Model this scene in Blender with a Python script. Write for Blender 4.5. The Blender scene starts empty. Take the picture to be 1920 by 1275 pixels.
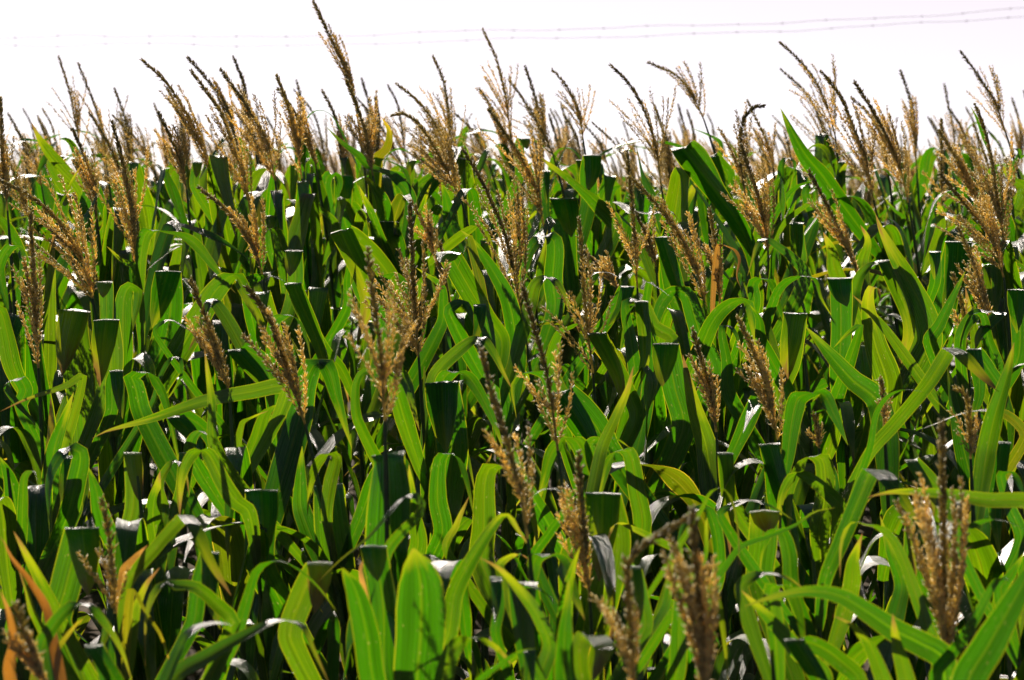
import bpy, math, random
import numpy as np
from mathutils import Vector

# ------------------------------------------------------------------ camera, sky, sun, exposure
sc = bpy.context.scene
COL = sc.collection
EYE = 2.05
FPX = 4533.0                                   # focal length in photo pixels (85 mm on 36 mm)
PITCH = math.atan((637.5 - 330.0) / FPX)
cam_d = bpy.data.cameras.new("camera")
cam_d.lens = 85.0
cam_d.sensor_width = 36.0
cam_d.clip_end = 3000
cam_d.clip_start = 0.05
cam_d.dof.use_dof = True
cam_d.dof.focus_distance = 7.3
cam_d.dof.aperture_fstop = 5.0
cam_d.dof.aperture_blades = 7
cam = bpy.data.objects.new("camera", cam_d)
COL.objects.link(cam)
cam.location = (0, 0, EYE)
cam.rotation_euler = (math.radians(90) - PITCH, 0, 0)
sc.camera = cam

SUN_EL, SUN_AZ = math.radians(38), math.radians(-14)    # azimuth measured from +Y, negative = to the left
w = bpy.data.worlds.new("World")
sc.world = w
w.use_nodes = True
nt = w.node_tree
bg = nt.nodes["Background"]
sky = nt.nodes.new("ShaderNodeTexSky")
sky.sky_type = 'NISHITA'
sky.sun_disc = False
sky.sun_elevation = SUN_EL
sky.sun_rotation = SUN_AZ
sky.dust_density = 0.25
sky.air_density = 0.22
# bright hazy glare low in the sky on the sun's side
geo = nt.nodes.new("ShaderNodeNewGeometry")
spx = nt.nodes.new("ShaderNodeSeparateXYZ")
nt.links.new(geo.outputs["Incoming"], spx.inputs[0])


def wm(op, a, b, clamp=False):
    n = nt.nodes.new("ShaderNodeMath")
    n.operation = op
    n.use_clamp = clamp
    for i, x in enumerate((a, b)):
        if isinstance(x, (int, float)):
            n.inputs[i].default_value = x
        else:
            nt.links.new(x, n.inputs[i])
    return n.outputs[0]


up_ = wm('MULTIPLY', spx.outputs[2], -1.0)
fw_ = wm('MULTIPLY', spx.outputs[1], -1.0)
sd_ = wm('MULTIPLY', spx.outputs[0], -1.0)
low = wm('MULTIPLY', wm('SUBTRACT', 0.24, wm('ABSOLUTE', up_, 0)), 8.0, True)
fwd = wm('MULTIPLY', wm('SUBTRACT', fw_, 0.82), 7.0, True)
fwd = wm('MULTIPLY', fwd, wm('SUBTRACT', 1.0, wm('MULTIPLY', wm('MAXIMUM', wm('ADD', sd_, 0.02), 0.0), 0.14)))
glare = wm('MULTIPLY', wm('MULTIPLY', low, fwd), wm('ADD', 0.92, wm('MULTIPLY', wm('MINIMUM', wm('MAXIMUM', up_, 0.0), 0.1), 2.4)))
gcol = nt.nodes.new("ShaderNodeMix")
gcol.data_type = 'RGBA'
gcol.blend_type = 'ADD'
gcol.inputs[0].default_value = 1.0
gsc = nt.nodes.new("ShaderNodeVectorMath")
gsc.operation = 'SCALE'
gsc.inputs[0].default_value = (8.6, 6.55, 5.0)
nt.links.new(glare, gsc.inputs[3])
nt.links.new(sky.outputs[0], gcol.inputs[6])
nt.links.new(gsc.outputs[0], gcol.inputs[7])
nt.links.new(gcol.outputs[2], bg.inputs[0])
bg.inputs[1].default_value = 0.05
sd = bpy.data.lights.new("sun", 'SUN')
sd.energy = 5.0
sd.angle = math.radians(0.5)
sd.color = (1.0, 0.94, 0.84)
so = bpy.data.objects.new("sun", sd)
COL.objects.link(so)
sv = Vector((math.sin(SUN_AZ) * math.cos(SUN_EL), math.cos(SUN_AZ) * math.cos(SUN_EL), math.sin(SUN_EL)))
so.rotation_euler = sv.to_track_quat('Z', 'Y').to_euler()
sc.view_settings.view_transform = 'Standard'
sc.view_settings.look = 'None'
sc.view_settings.exposure = 0.68
sc.view_settings.gamma = 1.0

RNG = np.random.default_rng(11)


def R(a, b):
    return float(RNG.uniform(a, b))


F = np.array([0, math.cos(PITCH), -math.sin(PITCH)])
U = np.array([0, math.sin(PITCH), math.cos(PITCH)])
CAMP = np.array([0, 0, EYE])


def at(px, py, d):
    """A point at depth d (metres along +Y) seen at photo pixel px, py."""
    u, v = (px - 960.0) / FPX, (637.5 - py) / FPX
    r = F + v * U + np.array([u, 0, 0])
    return CAMP + r * (d / r[1])


GY = [-400, -6, 0, 3.0, 4.8, 9.6, 13.0, 25, 32, 60, 400, 1500]
GZ = [0.3, 0.4, 0.35, -1.0, -0.86, 0.0, -0.03, -0.28, -1.0, -6.5, -45, -120]


def gz(y):
    return float(np.interp(y, GY, GZ))


# ------------------------------------------------------------------ materials
def new_mat(name):
    m = bpy.data.materials.new(name)
    m.use_nodes = True
    m.node_tree.nodes.clear()
    return m, m.node_tree


def N(nt, typ, **kw):
    n = nt.nodes.new(typ)
    for k, v in kw.items():
        if k.startswith("i_"):
            n.inputs[int(k[2:])].default_value = v
        else:
            setattr(n, k, v)
    return n


def math_node(nt, op, a, b=None, c=None, clamp=False):
    n = nt.nodes.new("ShaderNodeMath")
    n.operation = op
    n.use_clamp = clamp
    for i, x in enumerate((a, b, c)):
        if x is None:
            continue
        if isinstance(x, (int, float)):
            n.inputs[i].default_value = x
        else:
            nt.links.new(x, n.inputs[i])
    return n.outputs[0]


def mixc(nt, fac, a, b):
    n = nt.nodes.new("ShaderNodeMix")
    n.data_type = 'RGBA'
    for sock, x in ((n.inputs[0], fac), (n.inputs[6], a), (n.inputs[7], b)):
        if isinstance(x, (int, float, tuple)):
            sock.default_value = x
        else:
            nt.links.new(x, sock)
    return n.outputs[2]


def leaf_material(name, dif, trn, trn_old, edge, rough=0.38, old_bias=0.0, spots=0.5):
    m, nt = new_mat(name)
    L = nt.links
    uv = N(nt, "ShaderNodeUVMap")
    sep = N(nt, "ShaderNodeSeparateXYZ")
    L.new(uv.outputs[0], sep.inputs[0])
    u, v = sep.outputs[0], sep.outputs[1]
    oi = N(nt, "ShaderNodeObjectInfo")
    rnd = oi.outputs["Random"]
    # parallel veins: noise squeezed across the blade
    cb = N(nt, "ShaderNodeCombineXYZ")
    L.new(math_node(nt, 'MULTIPLY', u, 44.0), cb.inputs[0])
    L.new(math_node(nt, 'MULTIPLY', v, 1.6), cb.inputs[1])
    L.new(math_node(nt, 'MULTIPLY', rnd, 50.0), cb.inputs[2])
    vein = N(nt, "ShaderNodeTexNoise", i_2=1.0, i_3=2.0, i_4=0.6)
    L.new(cb.outputs[0], vein.inputs[0])
    veinf = math_node(nt, 'SUBTRACT', vein.outputs[0], 0.36)
    veinf = math_node(nt, 'MULTIPLY', veinf, 3.2, clamp=True)
    au = math_node(nt, 'ABSOLUTE', math_node(nt, 'SUBTRACT', u, 0.5))
    rib = math_node(nt, 'SUBTRACT', 1.0, math_node(nt, 'MULTIPLY', math_node(nt, 'SUBTRACT', au, 0.012), 28.0, clamp=True))
    edgem = math_node(nt, 'MULTIPLY', math_node(nt, 'SUBTRACT', au, 0.466), 30.0, clamp=True)
    # large soft patches of ageing
    cb2 = N(nt, "ShaderNodeCombineXYZ")
    L.new(math_node(nt, 'MULTIPLY', u, 2.0), cb2.inputs[0])
    L.new(math_node(nt, 'MULTIPLY', v, 4.0), cb2.inputs[1])
    L.new(math_node(nt, 'MULTIPLY', rnd, 91.0), cb2.inputs[2])
    pat = N(nt, "ShaderNodeTexNoise", i_2=1.0, i_3=4.0, i_4=0.6)
    L.new(cb2.outputs[0], pat.inputs[0])
    age = math_node(nt, 'ADD', math_node(nt, 'MULTIPLY', rnd, 0.75), math_node(nt, 'MULTIPLY', pat.outputs[0], 0.9))
    age = math_node(nt, 'MULTIPLY', math_node(nt, 'SUBTRACT', age, 0.69 - old_bias), 1.2, clamp=True)
    # small specks of wear
    cb3 = N(nt, "ShaderNodeCombineXYZ")
    L.new(math_node(nt, 'MULTIPLY', u, 14.0), cb3.inputs[0])
    L.new(math_node(nt, 'MULTIPLY', v, 90.0), cb3.inputs[1])
    L.new(math_node(nt, 'MULTIPLY', rnd, 13.0), cb3.inputs[2])
    sp = N(nt, "ShaderNodeTexNoise", i_2=1.0, i_3=1.0)
    L.new(cb3.outputs[0], sp.inputs[0])
    spm = math_node(nt, 'MULTIPLY', math_node(nt, 'MULTIPLY', math_node(nt, 'SUBTRACT', sp.outputs[0], 0.70), 14.0, clamp=True), spots)
    t1 = mixc(nt, age, trn, trn_old)
    dark = mixc(nt, 0.56, t1, (0, 0, 0, 1))
    t2 = mixc(nt, veinf, dark, t1)
    t3 = mixc(nt, math_node(nt, 'MULTIPLY', rib, 0.13), t2, edge)
    t4 = mixc(nt, math_node(nt, 'MULTIPLY', edgem, 0.85), t3, edge)
    t5 = mixc(nt, spm, t4, (0.35, 0.28, 0.06, 1))
    uvt = N(nt, "ShaderNodeUVMap", uv_map="tip")
    sept = N(nt, "ShaderNodeSeparateXYZ")
    L.new(uvt.outputs[0], sept.inputs[0])
    along = math_node(nt, 'ADD', sept.outputs[0], math_node(nt, 'MULTIPLY', math_node(nt, 'SUBTRACT', pat.outputs[0], 0.5), 0.30))
    along = math_node(nt, 'ADD', along, math_node(nt, 'MULTIPLY', math_node(nt, 'SUBTRACT', rnd, 0.5), 0.16))
    yel = math_node(nt, 'MULTIPLY', math_node(nt, 'SUBTRACT', along, 0.84), 7.0, clamp=True)
    brn = math_node(nt, 'MULTIPLY', math_node(nt, 'SUBTRACT', along, 0.95), 14.0, clamp=True)
    t5 = mixc(nt, math_node(nt, 'MULTIPLY', yel, 0.65), t5, edge)
    t5 = mixc(nt, brn, t5, (0.22, 0.11, 0.025, 1))
    d1 = mixc(nt, math_node(nt, 'MULTIPLY', rib, 0.5), dif, (dif[0] * 2.0 + .02, dif[1] * 1.8, dif[2] * 2.0, 1))
    bump = N(nt, "ShaderNodeBump")
    bump.inputs["Strength"].default_value = 0.75
    bump.inputs["Distance"].default_value = 0.004
    L.new(veinf, bump.inputs["Height"])
    df = N(nt, "ShaderNodeBsdfDiffuse")
    L.new(d1, df.inputs[0])
    tr = N(nt, "ShaderNodeBsdfTranslucent")
    L.new(t5, tr.inputs[0])
    ad = N(nt, "ShaderNodeAddShader")
    L.new(df.outputs[0], ad.inputs[0])
    L.new(tr.outputs[0], ad.inputs[1])
    gl = N(nt, "ShaderNodeBsdfGlossy")
    gl.inputs["Roughness"].default_value = rough
    gl.inputs[0].default_value = (1, 0.94, 0.93, 1)
    L.new(bump.outputs[0], gl.inputs["Normal"])
    fr = N(nt, "ShaderNodeFresnel", i_0=1.33)
    L.new(bump.outputs[0], fr.inputs["Normal"])
    mx = N(nt, "ShaderNodeMixShader")
    L.new(math_node(nt, 'MINIMUM', math_node(nt, 'MULTIPLY', math_node(nt, 'SUBTRACT', fr.outputs[0], 0.017), 1.05, clamp=True), 0.24), mx.inputs[0])
    L.new(ad.outputs[0], mx.inputs[1])
    L.new(gl.outputs[0], mx.inputs[2])
    out = N(nt, "ShaderNodeOutputMaterial")
    L.new(mx.outputs[0], out.inputs[0])
    return m


M_LEAF = leaf_material("corn_leaf", (0.008, 0.024, 0.0008, 1), (0.044, 0.178, 0.0005, 1), (0.17, 0.25, 0.001, 1), (0.42, 0.40, 0.006, 1))
M_LEAF_OLD = leaf_material("corn_leaf_yellowed", (0.02, 0.035, 0.002, 1), (0.09, 0.16, 0.001, 1), (0.27, 0.22, 0.003, 1), (0.7, 0.45, 0.02, 1), old_bias=0.2)
M_LEAF_DRY = leaf_material("corn_leaf_dry", (0.12, 0.055, 0.015, 1), (0.42, 0.15, 0.010, 1), (0.26, 0.17, 0.03, 1), (0.6, 0.3, 0.05, 1), rough=0.5, spots=0.9)


def simple_mat(name, dif, trn, rough, spec=0.5, var=0.35, scale=40.0, coord="Object"):
    m, nt = new_mat(name)
    L = nt.links
    tc = N(nt, "ShaderNodeTexCoord")
    no = N(nt, "ShaderNodeTexNoise", i_2=scale, i_3=3.0)
    L.new(tc.outputs[coord], no.inputs[0])
    oi = N(nt, "ShaderNodeObjectInfo")
    f = math_node(nt, 'ADD', math_node(nt, 'MULTIPLY', math_node(nt, 'SUBTRACT', no.outputs[0], 0.5), 2.2),
                  math_node(nt, 'MULTIPLY', math_node(nt, 'SUBTRACT', oi.outputs["Random"], 0.5), 0.7))
    f = math_node(nt, 'ADD', f, 0.5, clamp=True)
    lo = tuple(c * (1 - var) for c in dif[:3]) + (1,)
    hi = tuple(min(1, c * (1 + var)) for c in dif[:3]) + (1,)
    dc = mixc(nt, f, lo, hi)
    pr = N(nt, "ShaderNodeBsdfPrincipled")
    L.new(dc, pr.inputs["Base Color"])
    pr.inputs["Roughness"].default_value = rough
    pr.inputs["Specular IOR Level"].default_value = spec
    out = N(nt, "ShaderNodeOutputMaterial")
    if trn:
        tr = N(nt, "ShaderNodeBsdfTranslucent")
        lo = tuple(c * (1 - var) for c in trn[:3]) + (1,)
        hi = tuple(min(1, c * (1 + var)) for c in trn[:3]) + (1,)
        L.new(mixc(nt, f, lo, hi), tr.inputs[0])
        ad = N(nt, "ShaderNodeAddShader")
        L.new(pr.outputs[0], ad.inputs[0])
        L.new(tr.outputs[0], ad.inputs[1])
        L.new(ad.outputs[0], out.inputs[0])
    else:
        L.new(pr.outputs[0], out.inputs[0])
    return m


M_STALK = simple_mat("corn_stalk", (0.045, 0.085, 0.018), None, 0.42, 0.5)
M_SPIKE = simple_mat("tassel_spike", (0.22, 0.185, 0.075), (0.28, 0.23, 0.07), 0.6, 0.3, 0.4, 60)
M_BRANCH = simple_mat("tassel_branch", (0.42, 0.345, 0.16), (0.42, 0.335, 0.12), 0.6, 0.3, 0.4, 60)
M_WIRE = simple_mat("weathered_wire", (0.9, 0.66, 0.62), None, 0.5, 0.5)
M_SOIL = simple_mat("dark_soil", (0.06, 0.042, 0.026), None, 0.95, 0.1, 0.5, 9.0)


# ------------------------------------------------------------------ mesh helpers
def mesh_from(name, V, Fc, mat, uv=None, smooth=True):
    me = bpy.data.meshes.new(name)
    V = np.asarray(V, dtype=np.float32)
    k = Fc.shape[1]
    me.vertices.add(len(V))
    me.vertices.foreach_set("co", V.ravel())
    me.loops.add(Fc.size)
    me.loops.foreach_set("vertex_index", Fc.ravel().astype(np.int32))
    me.polygons.add(len(Fc))
    me.polygons.foreach_set("loop_start", np.arange(0, Fc.size, k, dtype=np.int32))
    me.polygons.foreach_set("loop_total", np.full(len(Fc), k, dtype=np.int32))
    if smooth:
        me.polygons.foreach_set("use_smooth", np.ones(len(Fc), dtype=bool))
    if uv is not None:
        ul = me.uv_layers.new(name="UVMap")
        ul.data.foreach_set("uv", np.asarray(uv, dtype=np.float32)[Fc.ravel()].ravel())
    me.materials.append(mat)
    me.update()
    me.validate()
    return me


def link(name, me, parent=None):
    o = bpy.data.objects.new(name, me)
    COL.objects.link(o)
    if parent is not None:
        o.parent = parent
    return o


def norm(a):
    return a / np.maximum(np.linalg.norm(a, axis=-1, keepdims=True), 1e-9)


def catmull(P, n):
    """n points evenly spaced along a centripetal-ish spline through P."""
    P = np.asarray(P, float)
    if len(P) == 2:
        t = np.linspace(0, 1, n)[:, None]
        return P[0] * (1 - t) + P[1] * t
    E = np.vstack([2 * P[0] - P[1], P, 2 * P[-1] - P[-2]])
    out = []
    for i in range(1, len(E) - 2):
        p0, p1, p2, p3 = E[i - 1:i + 3]
        l1 = max(np.linalg.norm(p2 - p1), 1e-6)
        m1 = (p2 - p0) / (np.linalg.norm(p2 - p1) + np.linalg.norm(p1 - p0)) * l1
        m2 = (p3 - p1) / (np.linalg.norm(p3 - p2) + np.linalg.norm(p2 - p1)) * l1
        t = np.linspace(0, 1, 24, endpoint=False)[:, None]
        out.append((2 * t**3 - 3 * t**2 + 1) * p1 + (t**3 - 2 * t**2 + t) * m1 + (-2 * t**3 + 3 * t**2) * p2 + (t**3 - t**2) * m2)
    out.append(E[-2][None])
    D = np.vstack(out)
    s = np.concatenate([[0], np.cumsum(np.linalg.norm(np.diff(D, axis=0), axis=1))])
    q = np.linspace(0, s[-1], n)
    return np.stack([np.interp(q, s, D[:, k]) for k in range(3)], 1)


def tube(P, rad, sides=7):
    P = np.asarray(P, float)
    n = len(P)
    T = norm(np.gradient(P, axis=0))
    ref = np.tile(np.array([1.0, 0, 0]), (n, 1))
    bad = np.abs(T[:, 0]) > 0.85
    ref[bad] = (0, 1.0, 0)
    if bad.any():
        ref[:] = (0.3, 0.9, 0.3)
    A = norm(np.cross(T, ref))
    B = np.cross(T, A)
    th = np.linspace(0, 2 * np.pi, sides, endpoint=False)
    rad = np.broadcast_to(np.asarray(rad, float), (n,))
    V = P[:, None] + rad[:, None, None] * (A[:, None] * np.cos(th)[None, :, None] + B[:, None] * np.sin(th)[None, :, None])
    V = V.reshape(-1, 3)
    i = np.arange(n - 1)[:, None] * sides
    j = np.arange(sides)[None]
    j2 = (j + 1) % sides
    Fq = np.stack([i + j, i + j2, i + sides + j2, i + sides + j], -1).reshape(-1, 4)
    return V, Fq


def leaf_mesh(name, P, S, width, mat, seed, keel=0.14, ripple=0.05, nx=7, taper=None, fold=None):
    """A blade along centreline P with side vectors S. Rippled edges, keeled midrib, pointed tip."""
    rg = np.random.default_rng(seed)
    n = len(P)
    T = norm(np.gradient(P, axis=0))
    S = norm(S - (S * T).sum(1, keepdims=True) * T)
    Nn = np.cross(T, S)
    seg = np.concatenate([[0], np.cumsum(np.linalg.norm(np.diff(P, axis=0), axis=1))])
    L = seg[-1]
    s = seg / L
    if taper is None:
        prof = np.minimum(1, 0.42 + 2.6 * s) * np.clip((1 - s) / 0.70, 0, 1) ** 0.85
        prof = np.minimum(prof, 1.0)
        prof = prof / prof.max()
    else:
        prof = np.interp(s, *zip(*taper))
    wd = width * prof
    x = np.linspace(-1, 1, nx)
    # curvature flattens the keel where the blade is folded over
    curv = np.linalg.norm(np.gradient(T, axis=0), axis=1) / max(L / n, 1e-6)
    flat = 1 / (1 + (curv * 0.035) ** 2)
    k1, k2 = rg.uniform(9, 17), rg.uniform(20, 32)
    ph = rg.uniform(0, 6.3, 4)
    amp = ripple * width
    rip = np.sin(k1 * seg[:, None] + ph[0] + 1.8 * (x[None] > 0)) + 0.6 * np.sin(k2 * seg[:, None] + ph[1] + 2.3 * (x[None] > 0))
    env = np.clip(np.minimum(s * 6, (1 - s) * 4), 0, 1)[:, None] * flat[:, None]
    off = keel * wd[:, None] * np.abs(x)[None] * (0.25 + 0.75 * flat[:, None]) + amp * rip * env * np.abs(x)[None] ** 2
    V = P[:, None] + S[:, None] * (x[None, :, None] * wd[:, None, None] * 0.5) + Nn[:, None] * off[..., None]
    uv = np.stack([np.broadcast_to((x + 1) / 2, (n, nx)), np.broadcast_to(seg[:, None], (n, nx))], -1).reshape(-1, 2)
    i = np.arange(n - 1)[:, None] * nx
    j = np.arange(nx - 1)[None]
    Fq = np.stack([i + j, i + j + 1, i + nx + j + 1, i + nx + j], -1).reshape(-1, 4)
    me = mesh_from(name, V.reshape(-1, 3), Fq, mat, uv)
    u2 = np.stack([np.broadcast_to(s[:, None], (n, nx)), np.broadcast_to((x[None] + 1) / 2, (n, nx))], -1).reshape(-1, 2).astype(np.float32)
    me.uv_layers.new(name="tip").data.foreach_set("uv", u2[Fq.ravel()].ravel())
    return me


SPV = np.array([[0, 0, 0]] + [[math.cos(a), math.sin(a), 0.42] for a in np.linspace(0, 2 * np.pi, 5)[:4]] + [[0, 0, 1]])
SPF = np.array([[0, 2, 1], [0, 3, 2], [0, 4, 3], [0, 1, 4], [5, 1, 2], [5, 2, 3], [5, 3, 4], [5, 4, 1]])


def spikelets(P, step, length, rad, rg, ranks, ang=(14, 36), start=0.0, drop=0.06):
    """Spikelets in pairs up an axis P: one mesh's vertices and triangles, axis tube included."""
    P = np.asarray(P, float)
    seg = np.concatenate([[0], np.cumsum(np.linalg.norm(np.diff(P, axis=0), axis=1))])
    L = seg[-1]
    q = np.arange(start * L, L, step)
    C = np.stack([np.interp(q, seg, P[:, k]) for k in range(3)], 1)
    Tn = norm(np.gradient(P, axis=0))
    Tq = norm(np.stack([np.interp(q, seg, Tn[:, k]) for k in range(3)], 1))
    ref = np.where(np.abs(Tq[:, :1]) > 0.8, np.array([[0, 1.0, 0]]), np.array([[1.0, 0, 0]]))
    A = norm(np.cross(Tq, ref))
    B = np.cross(Tq, A)
    Vs, n = [], 0
    for r in range(ranks):
        m = len(q)
        ph = 2 * np.pi * r / ranks + np.arange(m) * 0.9 + rg.uniform(-0.5, 0.5, m)
        el = np.radians(rg.uniform(ang[0], ang[1], m))
        el = np.where(rg.random(m) < 0.10, el * 1.9, el)
        O = A * np.cos(ph)[:, None] + B * np.sin(ph)[:, None]
        D = norm(Tq * np.cos(el)[:, None] + O * np.sin(el)[:, None])
        X = norm(np.cross(D, Tq + 0.01))
        Y = np.cross(D, X)
        ln = length * rg.uniform(0.7, 1.2, m) * np.clip((L - q) / L * 5 + 0.55, 0, 1)
        rr = rad * rg.uniform(0.75, 1.2, m)
        keep = rg.random(m) > drop
        base = C + Tq * rg.uniform(-.4, .4, m)[:, None] * step + O * rad * 0.5
        W = (base[:, None] + X[:, None] * (SPV[None, :, :1] * rr[:, None, None]) + Y[:, None] * (SPV[None, :, 1:2] * rr[:, None, None])
             + D[:, None] * (SPV[None, :, 2:] * ln[:, None, None]))
        Vs.append(W[keep].reshape(-1, 3))
    V = np.vstack(Vs)
    cnt = len(V) // 6
    Fc = (SPF[None] + np.arange(cnt)[:, None, None] * 6).reshape(-1, 3)
    return V, Fc


def with_axis(P, rad, V, Fc, sides=5):
    tv, tf = tube(P, rad, sides)
    tri = np.vstack([tf[:, [0, 1, 2]], tf[:, [0, 2, 3]]])
    return np.vstack([V, tv]), np.vstack([Fc, tri + len(V)])


def rot_about(v, k, a):
    k = k / np.linalg.norm(k)
    return v * math.cos(a) + np.cross(k, v) * math.sin(a) + k * np.dot(k, v) * (1 - math.cos(a))


STYLE = {   # branches, spread (deg), branch length share, where on the axis, spikelet drop, plumpness, step
    'dense': (14, (7, 32), (0.40, 0.66), (0.02, 0.34), 0.14, 1.0, 0.0085),
    'loose': (12, (10, 40), (0.40, 0.62), (0.0, 0.30), 0.14, 0.78, 0.0105),
    'narrow': (11, (7, 18), (0.42, 0.62), (0.0, 0.30), 0.05, 0.95, 0.009),
    'sparse': (6, (14, 38), (0.32, 0.55), (0.0, 0.22), 0.10, 0.9, 0.0095),
    'brush': (15, (6, 22), (0.58, 0.82), (0.0, 0.12), 0.04, 1.0, 0.009),
    'wide': (20, (10, 44), (0.42, 0.68), (0.0, 0.30), 0.05, 1.0, 0.009),
}


def build_tassel(axis, style, parent, seed, lean=-0.22, split=True, nbr=None):
    """axis: points from base to tip, in the parent's space."""
    rg = np.random.default_rng(seed)
    nb, spr, bl, where, drop, plump, step = STYLE[style]
    if nbr is not None:
        nb = nbr
    P = catmull(axis, 40)
    L = np.linalg.norm(np.diff(P, axis=0), axis=1).sum()
    V, Fc = spikelets(P, step * 0.9, 0.0200, 0.0027 * plump + 0.0003, rg, 5, (13, 34), start=0.24, drop=0.03)
    V, Fc = with_axis(P, np.linspace(0.0034, 0.0011, 40), V, Fc)
    me = mesh_from("tassel", V, Fc, M_SPIKE)
    ta = link("tassel", me, parent)
    T = norm(np.gradient(P, axis=0))
    merged = []
    for b in range(nb):
        f = rg.uniform(*where)
        k = int(f * 39)
        p0, t0 = P[k], T[k]
        side = norm(np.cross(t0, rg.normal(size=3)))
        # most branches fan out in the wind's direction
        a = math.radians(rg.uniform(*spr))
        d = rot_about(t0, side, a)
        bL = L * rg.uniform(*bl) * (1 - 0.35 * f)
        pts = [p0]
        m = 14
        droop = rg.uniform(-0.2, 0.75) if style in ('loose', 'wide', 'sparse') else rg.uniform(-0.15, 0.35)
        for i in range(m):
            s = i / m
            g = d + np.array([lean * s * 1.2, 0, 0]) + np.array([0, 0, -droop * s * s * 0.8])
            g = g + 0.35 * t0 * s + rg.normal(size=3) * 0.05
            g = g / np.linalg.norm(g)
            pts.append(pts[-1] + g * bL / m)
        BP = catmull(pts, 26)
        v, f2 = spikelets(BP, step, 0.0165, 0.0021 * plump + 0.0002, rg, 3, (12, 38), start=0.08, drop=drop)
        v, f2 = with_axis(BP, np.linspace(0.0015, 0.0006, 26), v, f2, 4)
        if split:
            link("tassel_branch", mesh_from("tassel_branch", v, f2, M_BRANCH), ta)
        else:
            merged.append((v, f2))
    if merged:
        n0, VV, FF = 0, [], []
        for v, f2 in merged:
            VV.append(v)
            FF.append(f2 + n0)
            n0 += len(v)
        link("tassel_spray", mesh_from("tassel_spray", np.vstack(VV), np.vstack(FF), M_BRANCH), ta)
    return ta


def stalk_curve(base, top, top_dir):
    """Hermite from the ground to the tassel's base."""
    H = top[2] - base[2]
    t = np.linspace(0, 1, 30)[:, None]
    m0 = np.array([0, 0, H])
    m1 = np.asarray(top_dir) * H
    return (2 * t**3 - 3 * t**2 + 1) * base + (t**3 - 2 * t**2 + t) * m0 + (-2 * t**3 + 3 * t**2) * top + (t**3 - t**2) * m1


def build_stalk(P, parent, seed):
    n = 64
    Q = catmull(P, n)
    s = np.linspace(0, 1, n)
    r = np.interp(s, [0, 0.5, 0.86, 1.0], [0.0145, 0.0105, 0.0058, 0.0036])
    for k in np.arange(0.08, 0.93, 0.105):
        r = r + 0.0018 * np.exp(-((s - k) / 0.008) ** 2) + 0.0012 * np.clip(1 - np.abs(s - k - 0.03) / 0.03, 0, 1) * (s > k)
    V, Fq = tube(Q, r, 9)
    link("stalk", mesh_from("stalk", V, Fq, M_STALK), parent)


# ------------------------------------------------------------------ leaf shapes made once and shared
def leaf_profile(kind, rg):
    """Centreline in the local x-z plane (x outwards): returns points, side vectors, width."""
    n = 44
    s = np.linspace(0, 1, n)

    def step(c, h):
        t = np.clip((s - c) / h + 0.5, 0, 1)
        return t * t * (3 - 2 * t)
    if kind == 'fold':
        L = rg.uniform(0.68, 0.92)
        th = rg.uniform(76, 88) - rg.uniform(2, 12) * s
        th = th - rg.uniform(145, 165) * step(rg.uniform(0.44, 0.6), rg.uniform(0.02, 0.04))
        wd = rg.uniform(0.078, 0.102)
    elif kind == 'bend':
        L = rg.uniform(0.66, 0.9)
        th = rg.uniform(66, 82) - rg.uniform(5, 15) * s
        th = th - rg.uniform(105, 140) * step(rg.uniform(0.4, 0.58), rg.uniform(0.16, 0.34))
        wd = rg.uniform(0.070, 0.096)
    elif kind == 'up':
        L = rg.uniform(0.45, 0.7)
        th = rg.uniform(70, 85) - rg.uniform(5, 30) * s
        wd = rg.uniform(0.06, 0.085)
    else:                                   # arch
        L = rg.uniform(0.65, 0.95)
        th = rg.uniform(55, 75) - rg.uniform(95, 145) * s ** rg.uniform(0.9, 1.5)
        wd = rg.uniform(0.066, 0.092)
    th = np.radians(th)
    ds = L / (n - 1)
    x = np.concatenate([[0], np.cumsum(np.cos(th[:-1]) * ds)])
    z = np.concatenate([[0], np.cumsum(np.sin(th[:-1]) * ds)])
    y = 0.05 * rg.normal() * s ** 2 + 0.02 * np.sin(s * rg.uniform(3, 7) + rg.uniform(0, 6))
    P = np.stack([x, y, z], 1)
    tw = rg.normal() * 0.35 * s + rg.normal() * 0.5 * s ** 2
    S = np.stack([np.sin(tw) * 0.6, np.cos(tw), np.zeros(n)], 1)
    return P, S, wd


POOL = {}
pr = np.random.default_rng(5)
for kind, cnt in (('fold', 16), ('bend', 14), ('up', 8), ('arch', 10)):
    POOL[kind] = []
    for i in range(cnt):
        P, S, wd = leaf_profile(kind, pr)
        old = pr.random()
        mat = M_LEAF if old > 0.05 else M_LEAF_OLD
        POOL[kind].append(leaf_mesh("leaf", P, S, wd, mat, int(pr.integers(1e6)), keel=pr.uniform(.06, .2), ripple=pr.uniform(.04, .12)))


def random_leaves(parent, P, seed, count, lo, hi, azim=None, scale=1.0, kinds=(0.26, 0.38, 0.12, 0.24)):
    """Pool leaves up a stalk (points P in the parent's space), alternating sides."""
    rg = np.random.default_rng(seed)
    az = rg.uniform(0, 2 * np.pi) if azim is None else azim
    for i in range(count):
        f = lo + (hi - lo) * (i + rg.uniform(-.2, .2)) / max(count - 1, 1)
        f = min(max(f, 0.02), 0.97)
        kf = f * (len(P) - 1)
        k = int(kf)
        p = P[k] + (P[min(k + 1, len(P) - 1)] - P[k]) * (kf - k)
        kind = rg.choice(['fold', 'bend', 'up', 'arch'], p=kinds)
        me = POOL[kind][int(rg.integers(len(POOL[kind])))]
        o = link("leaf", me, parent)
        o.location = p
        o.rotation_euler = (rg.normal() * 0.06, rg.normal() * 0.06 - 0.03, az + i * math.pi + rg.normal() * 0.35)
        q = scale * rg.uniform(0.85, 1.1) * (0.72 + 0.28 * min(1, (1 - f) * 5))
        o.scale = (q, q * (1 if rg.random() < .5 else -1), q)


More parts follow.
